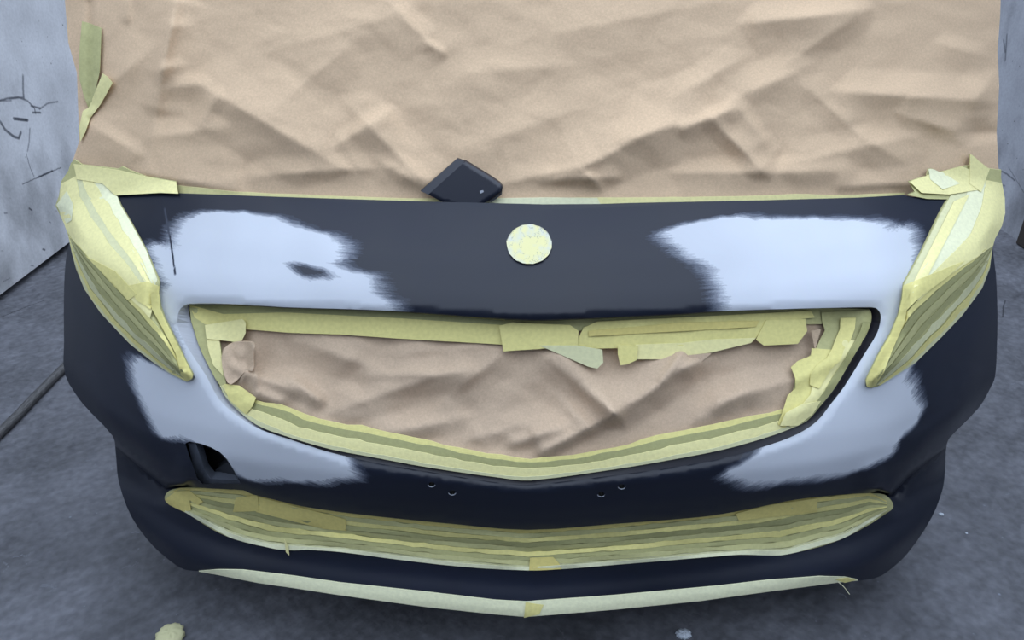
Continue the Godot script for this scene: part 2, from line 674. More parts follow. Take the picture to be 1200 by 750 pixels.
var FOLDS := [
	[206, 0, 176, 125, 9, 46, 12], [255, 112, 372, 180, 20, 48, 70], [185, 160, 255, 150, 8, 50, 20], [170, 206, 205, 0, 7, 14, 28], [202, 28, 184, 86, 5, 26, 18], [184, 82, 212, 76, 5, 36, 12],
	[195, 34, 222, 28, 3, 18, 12], [205, 101, 240, 98, 5, 22, 14], [255, 112, 235, 146, 6, 14, 24], [276, 224, 172, 204, 8, 10, 44], [455, 0, 498, 46, 7, 40, 18],
	[500, 50, 520, 62, 5, 16, 8], [550, 84, 652, 78, 4, 44, 26], [400, 166, 454, 132, 9, 50, 14], [415, 130, 500, 215, 9, 26, 34], [600, 214, 690, 192, 8, 20, 44],
	[680, 198, 760, 156, 15, 40, 60], [760, 156, 835, 136, 16, 46, 60], [835, 140, 892, 198, 12, 18, 36], [885, 26, 1005, 12, 12, 44, 24], [935, 66, 1006, 18, 7, 22, 44],
	[860, 116, 932, 84, 9, 48, 30], [800, 108, 862, 72, 7, 40, 22], [800, 152, 856, 128, 6, 18, 10], [896, 166, 862, 118, 6, 26, 12], [950, 106, 1012, 160, 7, 22, 28],
	[1000, 108, 1145, 118, 15, 40, 30], [1145, 116, 1158, 98, 8, 20, 30], [1130, 157, 1168, 155, -9, 14, 18], [1060, 136, 1130, 158, 8, 16, 30], [930, 190, 1070, 160, 9, 50, 26],
	[800, 202, 990, 200, 7, 34, 18], [985, 220, 1072, 214, 9, 12, 20], [455, 195, 500, 222, 8, 30, 24], [640, 212, 720, 208, 6, 14, 16], [690, 206, 704, 222, 6, 12, 10],
	[300, 205, 450, 196, 6, 28, 20], [1105, 52, 1150, 64, 5, 26, 14], [110, 150, 160, 178, 6, 34, 14], [105, 0, 106, 140, -7, 5, 5], [150, 0, 150, 24, 4, 14, 6],
	[130, 98, 172, 62, 7, 26, 34], [320, 60, 452, 20, 6, 60, 50], [560, 168, 700, 122, 5, 40, 46], [330, 120, 402, 60, 6, 40, 40], [640, 40, 800, 10, 5, 60, 50], [1010, 160, 1060, 190, 5, 30, 20],
]
var GRILLE_FOLDS := [
	[430, 440, 548, 436, 8, 26, 20], [400, 478, 540, 432, 8, 24, 26], [590, 412, 520, 470, 8, 26, 26], [640, 418, 720, 486, 9, 22, 30], [722, 486, 636, 530, 14, 12, 40],
	[722, 486, 806, 430, 18, 24, 46], [800, 432, 830, 420, 8, 18, 18], [800, 412, 776, 446, 7, 12, 8], [560, 512, 640, 490, 6, 18, 22], [600, 520, 660, 500, 8, 12, 16], [690, 462, 722, 486, 9, 16, 30], [648, 410, 724, 484, 7, 16, 40],
	[297, 410, 299, 468, 9, 12, 10], [262, 420, 288, 436, 9, 14, 16], [288, 436, 276, 452, 8, 10, 14], [300, 440, 342, 458, 10, 22, 16], [342, 440, 372, 470, 7, 30, 14],
	[300, 462, 330, 472, 8, 8, 12], [352, 400, 440, 432, 6, 24, 30], [380, 470, 330, 440, 6, 16, 12], [840, 470, 936, 444, 9, 26, 28], [880, 455, 820, 490, 6, 20, 26],
	[540, 490, 440, 510, 6, 18, 22], [660, 470, 690, 500, 6, 16, 14], [455, 416, 560, 406, 4, 20, 14],
]

func paper_sheet_depth(u: float, v: float) -> float:
	var d := hit(u, v, paper_depth)
	var h := fold_height(FOLDS, u, v)
	h += 0.0018 * crumple.get_noise_2d(u * 0.55, v * 0.75) + 0.0016 * ridge.get_noise_2d(u * 0.7, v) + 0.0065 * facet.get_noise_2d(u * 0.8, v * 1.15)
	var low := smoothstep(236.0, 205.0, v)
	if u < 215 or u > 1060:
		low = smoothstep(240.0, 190.0, v)
	return d - h * lerpf(0.15, 1.0, low)

func grille_paper_depth(u: float, v: float) -> float:
	var e := smoothstep(4.0, 40.0, edge_dist(IN_G, Vector2(u, v)))
	return grille_depth(u, v) + 0.002 - e * (fold_height(GRILLE_FOLDS, u, v) + 0.003 * crumple.get_noise_2d(u * 0.9, v * 1.2) + 0.007 * facet.get_noise_2d(u * 1.1, v * 1.5) + 0.0018 * ridge.get_noise_2d(u, v + 300.0))

# ---------------------------------------------------------------- paint on the bumper
const TW := 2048
const TH := 896
const TX := 1024.0        # texels per metre

func body_uv(p: Vector3) -> Vector2:
	return Vector2((p.x + 1.0) / 2.0, lut(arc_tab, (p.y - PY0) / PY) * TX / TH)

func texel(q: Vector2) -> Vector2:
	var p := on_ray(ray(q.x, q.y), body_base(q.x, q.y))
	var uv := body_uv(p)
	return Vector2(uv.x * TW, uv.y * TH)

func to_texels(p: PackedVector2Array) -> PackedVector2Array:
	var out := PackedVector2Array()
	for q in p:
		out.append(texel(q))
	return out

func paint(mask: PackedFloat32Array, poly: PackedVector2Array, dir: Vector2, reach: float, value: float) -> void:
	# sanded edges: the outline wanders with noise drawn out along the strokes
	var t := to_texels(poly)
	var lo := t[0]
	var hi := t[0]
	for q in t:
		lo = lo.min(q)
		hi = hi.max(q)
	var across := Vector2(-dir.y, dir.x)
	var nz := noise(41, 0.02, 4)
	var fine := noise(42, 0.35, 2)
	var sharp := 1.0 if reach > 4.0 else 0.12
	for y in range(maxi(0, int(lo.y) - 24), mini(TH, int(hi.y) + 24)):
		for x in range(maxi(0, int(lo.x) - 24), mini(TW, int(hi.x) + 24)):
			var p := Vector2(x, y)
			var a := p.dot(dir)
			var b := p.dot(across)
			var w := nz.get_noise_2d(a * 0.5, b * 1.6) * 8.0 * sharp + fine.get_noise_2d(a * 0.05, b * 0.8) * reach * 0.75
			var c := 0
			for k in 8:
				var o := dir * (w + (k - 3.5) * reach * 0.42) + across * sharp * (((k * 3) % 8 - 3.5) * 1.3 + nz.get_noise_2d(a, b + 400.0) * 4.0)
				if Geometry2D.is_point_in_polygon(p + o, t):
					c += 1
			if c:
				var i := y * TW + x
				mask[i] = lerpf(mask[i], value, c / 8.0)

func paint_body() -> StandardMaterial3D:
	var mask := PackedFloat32Array()
	mask.resize(TW * TH)
	var left_top := P([168, 290, 181, 284, 185, 281, 192, 285, 198, 291, 199, 271, 210, 257, 225, 250, 255, 247, 288, 248, 324, 253, 342, 260, 366, 269, 390, 273, 405, 281, 411, 290, 409, 302, 399, 309, 420, 318, 442, 320, 448, 332, 452, 347, 466, 356, 470, 367, 440, 380, 200, 380, 180, 350, 188, 335])
	var left_low := P([175, 340, 225, 340, 260, 400, 300, 470, 340, 500, 398, 520, 412, 540, 421, 553, 418, 564, 394, 564, 378, 568, 357, 567, 333, 563, 309, 567, 290, 564, 275, 556, 245, 530, 218, 515, 200, 517, 183, 511, 177, 500, 167, 477, 155, 453, 151, 436, 148, 422, 157, 415, 210, 440, 205, 400])
	var bare := P([338, 310, 350, 309, 362, 312, 378, 317, 389, 324, 375, 326, 358, 325, 348, 318])
	var right_top := P([771, 276, 777, 269, 804, 261, 840, 255, 870, 251, 894, 255, 960, 255, 1014, 256, 1047, 261, 1051, 270, 1058, 261, 1074, 269, 1080, 290, 1070, 340, 1060, 380, 1000, 385, 845, 385, 843, 362, 837, 347, 834, 332, 822, 314, 795, 299, 777, 285])
	var right_low := P([1010, 350, 1070, 345, 1050, 400, 1030, 440, 1073, 420, 1064, 440, 1077, 448, 1074, 459, 1083, 469, 1082, 484, 1070, 501, 1053, 515, 1043, 534, 1022, 544, 995, 556, 969, 562, 926, 565, 892, 572, 863, 568, 840, 557, 856, 548, 878, 537, 895, 527, 904, 515, 940, 490, 980, 440])
	paint(mask, left_top, Vector2(1, 0), 13.0, 1.0)
	paint(mask, right_top, Vector2(1, 0), 13.0, 1.0)
	paint(mask, left_low, Vector2(0.93, -0.37), 10.0, 1.0)
	paint(mask, right_low, Vector2(0.85, 0.53), 9.0, 1.0)
	paint(mask, bare, Vector2(0.95, -0.3), 10.0, 0.05)
	paint(mask, P([191.5, 244, 193.5, 244, 198, 268, 199, 280, 196, 272]), Vector2(0, 1), 1.5, 0.22)
	paint(mask, P([198, 276, 199.5, 276, 203, 300, 204.5, 313, 203, 313, 200.5, 296]), Vector2(0, 1), 1.5, 0.0)
	paint(mask, P([203, 316, 205, 313, 206, 322, 203.5, 322]), Vector2(0, 1), 1.5, 0.1)
	var bytes := PackedByteArray()
	bytes.resize(TW * TH * 3)
	var rough := PackedByteArray()
	rough.resize(TW * TH)
	var nz := noise(51, 0.006, 4)
	var dark := Color(0.066, 0.09, 0.15)
	var grey := Color(0.735, 0.755, 0.79)
	# a quarter-size noise image keeps this loop short
	var small := nz.get_image(TW / 4, TH / 4)
	for y in TH:
		for x in TW:
			var i := y * TW + x
			var k := mask[i]
			var s := small.get_pixel(x >> 2, y >> 2).r - 0.5
			var c := dark.lerp(grey, k) if k > 0.0 else dark
			var f := 1.0 + s * (0.16 if k > 0.5 else 0.35)
			bytes[i * 3] = clampi(int(c.r * f * 255.0), 0, 255)
			bytes[i * 3 + 1] = clampi(int(c.g * f * 255.0), 0, 255)
			bytes[i * 3 + 2] = clampi(int(c.b * f * 255.0), 0, 255)
			rough[i] = int(255.0 * clampf(lerpf(0.42 + s * 0.25, 0.72, k), 0, 1))
	var m := StandardMaterial3D.new()
	m.albedo_texture = ImageTexture.create_from_image(Image.create_from_data(TW, TH, false, Image.FORMAT_RGB8, bytes))
	m.roughness_texture = ImageTexture.create_from_image(Image.create_from_data(TW, TH, false, Image.FORMAT_L8, rough))
	m.roughness_texture_channel = BaseMaterial3D.TEXTURE_CHANNEL_RED
	m.roughness = 1.0
	m.metallic_specular = 0.43
	return m

# ---------------------------------------------------------------- the setting
func wall_texture(sd: int, tone: Color, marks: Array, specks: int, foot_dark := 0.0) -> StandardMaterial3D:
	# 1 texel = 2 mm over 2.048 m; marks are strokes [points in metres on the wall], width, strength
	var n := 1024
	var im := noise(sd, 0.006, 5).get_image(n, n)
	im.convert(Image.FORMAT_RGB8)
	var fine := noise(sd + 1, 0.12, 2).get_image(n, n)
	var foot_noise := noise(sd + 2, 0.008, 5)
	for y in n:
		for x in n:
			var k := 0.93 + 0.13 * (im.get_pixel(x, y).r - 0.5) + 0.07 * (fine.get_pixel(x, y).r - 0.5)
			k -= foot_dark * maxf(0.0, foot_noise.get_noise_2d(x, y * 0.6) + 0.9 * smoothstep(480.0, 790.0, y) - 0.35)  # uneven darkening that grows towards the foot of the wall
			im.set_pixel(x, y, Color(tone.r * k, tone.g * k, tone.b * k))
	var rng := RandomNumberGenerator.new()
	rng.seed = sd
	for k in specks:
		var c := Vector2(rng.randi_range(0, n - 6), rng.randi_range(0, n - 6))
		var s := rng.randi_range(1, 3)
		im.fill_rect(Rect2i(int(c.x), int(c.y), s, s), tone.darkened(rng.randf_range(0.15, 0.5)))
	for m in marks:
		var pts: PackedVector2Array = m[0]
		for i in pts.size() - 1:
			var l := pts[i].distance_to(pts[i + 1]) * 500.0
			for s in int(l * 2) + 1:
				var q := pts[i].lerp(pts[i + 1], s / (l * 2 + 1)) * 500.0
				var r: float = m[1]
				for yy in range(-int(r), int(r) + 1):
					for xx in range(-int(r), int(r) + 1):
						var at := Vector2i(int(q.x) + xx, int(q.y) + yy)
						if at.x < 0 or at.y < 0 or at.x >= n or at.y >= n or Vector2(xx, yy).length() > r:
							continue
						im.set_pixelv(at, im.get_pixelv(at).lerp(Color(0.16, 0.17, 0.20), m[2] * rng.randf_range(0.0, 0.28)))
	var mm := mat(Color.WHITE, 0.7, 0.3)
	mm.albedo_texture = ImageTexture.create_from_image(im)
	return mm

func wall(called: String, x: float, thick: float, y0: float, y1: float, near: float, far: float, m: Material, base: float) -> MeshInstance3D:
	# a slab with thickness whose face is mapped in metres from depth `base`
	var st := SurfaceTool.new()
	st.begin(Mesh.PRIMITIVE_TRIANGLES)
	st.set_smooth_group(-1)
	var x2 := x + thick
	var c := [Vector3(x, y0, -near), Vector3(x, y0, -far), Vector3(x, y1, -far), Vector3(x, y1, -near), Vector3(x2, y0, -near), Vector3(x2, y0, -far), Vector3(x2, y1, -far), Vector3(x2, y1, -near)]
	var mid := Vector3((x + x2) / 2, (y0 + y1) / 2, -(near + far) / 2)
	for f in [[0, 1, 2, 3], [4, 5, 6, 7], [0, 1, 5, 4], [3, 2, 6, 7], [0, 3, 7, 4], [1, 2, 6, 5]]:
		var q := []
		for i in f:
			q.append(c[i])
		if (q[2] - q[0]).cross(q[1] - q[0]).dot((q[0] + q[2]) / 2 - mid) < 0:
			q.reverse()
		for i in [0, 1, 2, 0, 2, 3]:
			var p: Vector3 = q[i]
			st.set_uv(Vector2((-p.z - base) / 2.048, (1.6 - p.y) / 2.048))
			st.add_vertex(p)
	st.generate_normals()
	var o := obj(called, st.commit(), m)
	struct(o)
	return o

func strokes(list: Array, x: float, base: float) -> Array:   # strokes on the photograph's wall, in the wall's own metres
	var out := []
	for s in list:
		var pts := PackedVector2Array()
		for i in range(0, s[0].size(), 2):
			var p := wall_at(s[0][i], s[0][i + 1], x)
			pts.append(Vector2(-p.z - base, 1.6 - p.y))
		out.append([pts, s[1], s[2]])
	return out

func floor_image(n: int) -> Image:   # 3.6 m square
	var big := noise(61, 0.005, 5).get_image(n, n)
	var fine := noise(62, 0.09, 4).get_image(n, n)
	var drag := noise(63, 0.03, 3)
	big.convert(Image.FORMAT_RGB8)
	var tone := Color(0.375, 0.38, 0.405)
	for y in n:
		for x in n:
			var k := 0.95 + 0.36 * (big.get_pixel(x, y).r - 0.5) + 0.26 * (fine.get_pixel(x, y).r - 0.5) + 0.10 * drag.get_noise_2d(x * 0.5 + y * 0.3, y * 1.6 - x * 1.1)
			im_set(big, x, y, tone, k)
	var rng := RandomNumberGenerator.new()
	rng.seed = 12
	for k in 900:
		var s := 1 if rng.randf() < 0.85 else 2
		big.fill_rect(Rect2i(rng.randi_range(0, n - 4), rng.randi_range(0, n - 4), s, s), Color(0.5, 0.53, 0.58).lerp(tone, rng.randf()))
	for k in 420:      # pale scrapes
		var p := Vector2(rng.randf_range(20, n - 40), rng.randf_range(20, n - 40))
		var w := Vector2.from_angle(rng.randf_range(-0.9, 0.6))
		var c := Color(0.44, 0.46, 0.50).lerp(tone, rng.randf_range(0.3, 0.9))
		for i in rng.randi_range(4, 16):
			var q := p + w * i
			big.set_pixel(int(q.x), int(q.y), c)
			w = w.rotated(rng.randf_range(-0.2, 0.2))
	return big

func im_set(im: Image, x: int, y: int, c: Color, k: float) -> void:
	im.set_pixel(x, y, Color(clampf(c.r * k, 0, 1), clampf(c.g * k, 0, 1), clampf(c.b * k, 0, 1)))

func build_setting() -> void:
	# ground
	var fim := floor_image(1400)
	var res := 1400 / 3.6
	for c in [[[1169, 284, 1176, 287, 1181, 296, 1187, 303, 1189, 311, 1186, 312], 1], [[1169, 354, 1178, 360, 1186, 365, 1203, 366], 1], [[1175, 320, 1179, 322], 1], [[0, 372, 30, 360, 52, 352], 0]]:
		for i in range(0, c[0].size() - 2, 2):
			var a := floor_at(c[0][i], c[0][i + 1])
			var b := floor_at(c[0][i + 2], c[0][i + 3])
			for s in 80:
				var p := a.lerp(b, s / 80.0)
				var at := Vector2i(int((p.x + 1.95) * res), int((-p.z - 0.3) * res)).clamp(Vector2i(1, 1), Vector2i(1397, 1397))
				fim.fill_rect(Rect2i(at, Vector2i(1 + c[1], 1 + c[1])), Color(0.13, 0.13, 0.15))
	var fm := mat(Color.WHITE, 0.62, 0.4)
	fm.albedo_texture = ImageTexture.create_from_image(fim)
	fm.normal_enabled = true
	fm.normal_texture = bumps(64, 0.045, 5.0, 1024, 5)
	fm.normal_scale = 0.5
	var st := SurfaceTool.new()
	st.begin(Mesh.PRIMITIVE_TRIANGLES)
	for q in [[-6, 3], [6, -9], [6, 3], [-6, 3], [-6, -9], [6, -9]]:
		st.set_normal(Vector3.UP)
		st.set_uv(Vector2((q[0] + 1.95) / 3.6, (-q[1] - 0.3) / 3.6))
		st.add_vertex(Vector3(q[0], 0, q[1]))
	for q in [[-6, 3], [6, 3], [6, -9], [-6, 3], [6, -9], [-6, -9]]:
		st.set_normal(Vector3.DOWN)
		st.set_uv(Vector2((q[0] + 1.95) / 3.6, (-q[1] - 0.3) / 3.6))
		st.add_vertex(Vector3(q[0], -0.2, q[1]))
	st.generate_tangents()
	struct(obj("floor", st.commit(), fm), "dark grey concrete floor with scuffs and cracks")
	# walls either side
	var lx := -1.9
	var marks := strokes([
		[[-4, 119, 10, 115, 22, 114, 32, 118, 40, 126, 42, 134], 2, 0.55], [[16, 139, 24, 140, 33, 141], 3, 0.8], [[36, 124, 48, 127], 2, 0.6], [[38, 132, 48, 132], 2, 0.8],
		[[0, 142, 6, 152, 16, 160, 22, 162, 25, 154], 3, 0.5], [[27, 88, 27, 104, 28, 116], 3, 0.3], [[46, 128, 56, 121, 68, 119], 2, 0.4], [[35, 150, 34, 168, 32, 178], 2, 0.35],
		[[31, 180, 35, 196, 40, 207], 1, 0.8], [[26, 216, 42, 209, 56, 203, 72, 196], 1, 0.8], [[44, 208, 62, 200], 2, 0.8], [[34, 244, 38, 247], 2, 0.7], [[50, 292, 53, 293], 2, 0.8],
		[[0, 118, 14, 118], 2, 0.3], [[10, 116, 28, 114], 2, 0.4], [[5, 250, 9, 250], 1, 0.6], [[58, 260, 60, 261], 1, 0.6], [[36, 311, 40, 312], 1, 0.5], [[4, 330, 12, 326], 1, 0.4]], lx, 2.0)
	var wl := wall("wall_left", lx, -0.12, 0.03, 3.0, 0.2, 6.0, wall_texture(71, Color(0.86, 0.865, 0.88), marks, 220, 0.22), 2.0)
	wl.set_meta("label", "scuffed pale grey wall panel left of the car with scribbled marks")
	var gap_shade_l := obj("gap_shade_1", block(Vector3(0.06, 0.03, 5.8), Vector3(lx - 0.08, 0.015, -3.1), 0.004), M.void)  # near-black strip standing in for the shade in the gap under the wall
	struct(gap_shade_l)
	var rx := 2.235
	var rmarks := strokes([[[1172, 200, 1180, 204, 1190, 212], 2, 0.5], [[1172, 216, 1178, 218], 2, 0.3], [[1176, 46, 1178, 62], 3, 0.25], [[1180, 40, 1178, 72], 3, 0.25], [[1182, 196, 1200, 226], 1, 0.5]], rx, 2.4)
	var wr := wall("wall_right", rx, 0.15, -0.01, 3.0, 0.2, 6.0, wall_texture(81, Color(0.68, 0.69, 0.72), rmarks, 500, 0.25), 2.4)
	var wf := obj("added_wall_front", block(Vector3(7.0, 3.0, 0.2), Vector3(0, 1.49, 1.9), 0.01), mat(Color(0.42, 0.43, 0.46), 0.8))  # unseen wall, added to hold back sky light from the front
	struct(wf, "unseen grey wall added behind the camera to cut sky light from the front")
	wr.set_meta("label", "grey speckled rendered wall right of the car")

# ---------------------------------------------------------------- the car
func build_car() -> Node3D:
	var car := thing("car_bumper", "dark primed car front bumper with brushed pale grey filler patches", "bumper")
	var holes := [OUT_G, OUT_I, TOW]
	for s in SCREWS:
		var h := PackedVector2Array()
		for k in 10:
			h.append(Vector2(s[0], s[1]) + Vector2(3.6 * cos(TAU * k / 10), 2.7 * sin(TAU * k / 10)))
		holes.append(h)
	var m := paint_body()
	M.body = m
	var rim := func(p: Vector3, q: Vector2, n: Vector3) -> Vector3:
		if q.y < 300.0 and q.x > 130 and q.x < 1112:
			return p + Vector3(0, -0.03, -0.012)
		if q.y < 458 and q.y > 226 and (q.x < 230 or q.x > 1013) and q.x > 79 and q.x < 1165:
			return p + Vector3(0, 0, -0.03)
		if Geometry2D.is_point_in_polygon(q - Vector2(n.x, -n.y) * 4.0, BODY) and (q.x < 250 or q.x > 990) and q.y < 690:
			return p + Vector3(-signf(p.x) * 0.02, 0, -0.34)
		return p + Vector3(0, 0.0, -0.022)
	var rows := []
	for c in [SKIRT_L, SKIRT_R]:
		for side in [-0.6, 2.6]:
			var row := PackedVector2Array()
			for k in 46:
				var q := along(c, k / 45.0)
				var t := (along(c, minf(1.0, k / 45.0 + 0.01)) - along(c, maxf(0.0, k / 45.0 - 0.01))).normalized()
				var nn := Vector2(-t.y, t.x)
				if nn.y < 0.0:
					nn = -nn
				if q.x > 86 and q.x < 1156:
					row.append(q + nn * side)
			rows.append(row)
	obj("bumper_cover", sheet(BODY, holes, body_depth, 6.0, rim, body_uv, rows), m, car)
	# the returns into the openings
	var a := PackedVector3Array()
	var b := PackedVector3Array()
	var cols := PackedColorArray()
	var og := dense_pair(OUT_G, IN_G, 6.0)
	for i in og[0].size():
		var q: Vector2 = og[0][i]
		var r: Vector2 = og[1][i]
		a.append(on_ray(ray(q.x, q.y), body_depth(q.x, q.y)))
		b.append(on_ray(ray(r.x, r.y), grille_depth(r.x, r.y) + 0.002))
		var grey := clampf((310.0 - q.x) / 20.0, 0, 1) if q.y > 352 else 0.0
		cols.append(Color(0.016, 0.018, 0.026).lerp(Color(0.47, 0.49, 0.54), grey))
	obj("grille_return", ribbon(a, b, true, cols), M.wallcol, car)
	a = PackedVector3Array()
	b = PackedVector3Array()
	for q in dense(OUT_I, 6.0):
		a.append(on_ray(ray(q.x, q.y), body_depth(q.x, q.y)))
		b.append(on_ray(ray(q.x, q.y), intake_depth(q.x, q.y) + 0.006))
	obj("intake_return", ribbon(a, b, true), M.black, car)
	# towing eye recess: a tapering pocket with a floor and a ledge
	a = PackedVector3Array()
	b = PackedVector3Array()
	var mid := Vector2(252, 545)
	for q in dense(TOW, 4.0):
		var p := on_ray(ray(q.x, q.y), body_depth(q.x, q.y))
		var s := q.lerp(mid, 0.12)
		a.append(p)
		b.append(on_ray(ray(s.x, s.y), body_depth(q.x, q.y) + 0.07))
	var pocket := obj("tow_eye_pocket", ribbon(a, b, true), M.plastic, car)
	obj("back_plate", sheet(Geometry2D.offset_polygon(TOW, -1.0)[0], [], func(u: float, v: float) -> float: return body_base(u, v) + 0.068, 6.0, no_rim, flat_uv), M.void, pocket)
	var ledge := P([220, 519, 229, 519, 233, 530, 240, 552, 247, 561, 281, 563, 282, 568, 237, 567.5, 230, 559])
	obj("ledge", sheet(ledge, [], func(u: float, v: float) -> float: return body_base(u, v) + 0.014 - 0.004 * crumple.get_noise_2d(u * 14.0, v * 14.0), 3.5, thin(0.02), flat_uv), M.ledge, pocket)
	var post := P([252, 551, 268, 540, 275, 551, 280, 561, 262, 560])
	obj("scoop", sheet(post, [], func(u: float, v: float) -> float: return body_base(u, v) + 0.045 - (u - 252.0) * 0.0006, 4.0, thin(0.02), flat_uv), M.plastic, pocket)
	for s in SCREWS:
		var pts := PackedVector3Array()
		var rear := PackedVector3Array()
		for k in 12:
			var q := Vector2(s[0] + 3.6 * cos(TAU * k / 12), s[1] + 2.7 * sin(TAU * k / 12))
			var d := body_depth(q.x, q.y)
			pts.append(on_ray(ray(q.x, q.y), d))
			rear.append(on_ray(ray(q.x, q.y), d) + Vector3(0, 0, -0.02))
		var hole := obj("screw_hole", ribbon(pts, rear, true), M.void, car)
		var disc := PackedVector2Array()
		for k in 10:
			disc.append(Vector2(s[0] + 4.4 * cos(TAU * k / 10), s[1] + 3.4 * sin(TAU * k / 10)))
		obj("hole_back", sheet(disc, [], func(u: float, v: float) -> float: return body_depth(u, v) + 0.02, 3.0, no_rim, flat_uv), M.void, hole)
		var arc := PackedVector3Array()
		for k in 7:
			var w := lerpf(0.2, PI - 0.2, k / 6.0)
			var q := Vector2(s[0] + 4.4 * cos(w), s[1] + 3.2 * sin(w))
			arc.append(on_ray(ray(q.x, q.y), body_depth(q.x, q.y) - 0.0004))
		obj("burr", tube(arc, 0.0007, 6), M.primer, hole)
	# the body behind, on its wheels
	var st := SurfaceTool.new()
	st.begin(Mesh.PRIMITIVE_TRIANGLES)
	st.append_from(block(Vector3(1.50, 0.44, 1.3), Vector3(XC, 0.43, -2.05), 0.05), 0, Transform3D.IDENTITY)
	st.append_from(block(Vector3(1.05, 0.32, 0.3), Vector3(XC, 0.38, -1.35), 0.05), 0, Transform3D.IDENTITY)
	obj("front_body", st.commit(), M.void, car)
	for s in [-1, 1]:
		var ty := CylinderMesh.new()
		ty.top_radius = 0.31
		ty.bottom_radius = 0.31
		ty.height = 0.2
		ty.radial_segments = 40
		var o := obj("tyre", ty, M.void, car)
		o.position = Vector3(XC + s * 0.68, 0.31, -2.1)
		o.rotation.z = PI / 2
	return car

func dense_pair(p: PackedVector2Array, q: PackedVector2Array, step: float) -> Array:
	var a := PackedVector2Array()
	var b := PackedVector2Array()
	for i in p.size():
		var j := (i + 1) % p.size()
		var n := maxi(1, roundi(p[i].distance_to(p[j]) / step))
		for k in n:
			a.append(p[i].lerp(p[j], float(k) / n))
			b.append(q[i].lerp(q[j], float(k) / n))
	return [a, b]

# ---------------------------------------------------------------- masking
var layer := 0

func strip(parent: Node, poly: PackedVector2Array, depth: Callable, m: Material, lift := -1.0, clip := PackedVector2Array(), called := "tape_strip", wrinkle := 0.0, step := 7.0) -> void:
	layer += 1
	var up := lift if lift >= 0.0 else 0.0018 + 0.0009 * (layer % 4)
	var pieces: Array = [poly]
	if clip.size():
		pieces = Geometry2D.intersect_polygons(poly, clip)
	var f := func(u: float, v: float) -> float: return depth.call(u, v) - up - wrinkle * streak.get_noise_2d(u + 31.0 * (parent.get_child_count()), v)
	for p in pieces:
		if p.size() > 2 and not Geometry2D.is_polygon_clockwise(p) or p.size() > 2:
			obj(called, sheet(p, [], f, step, thin(0.0008), flat_uv), m, parent)

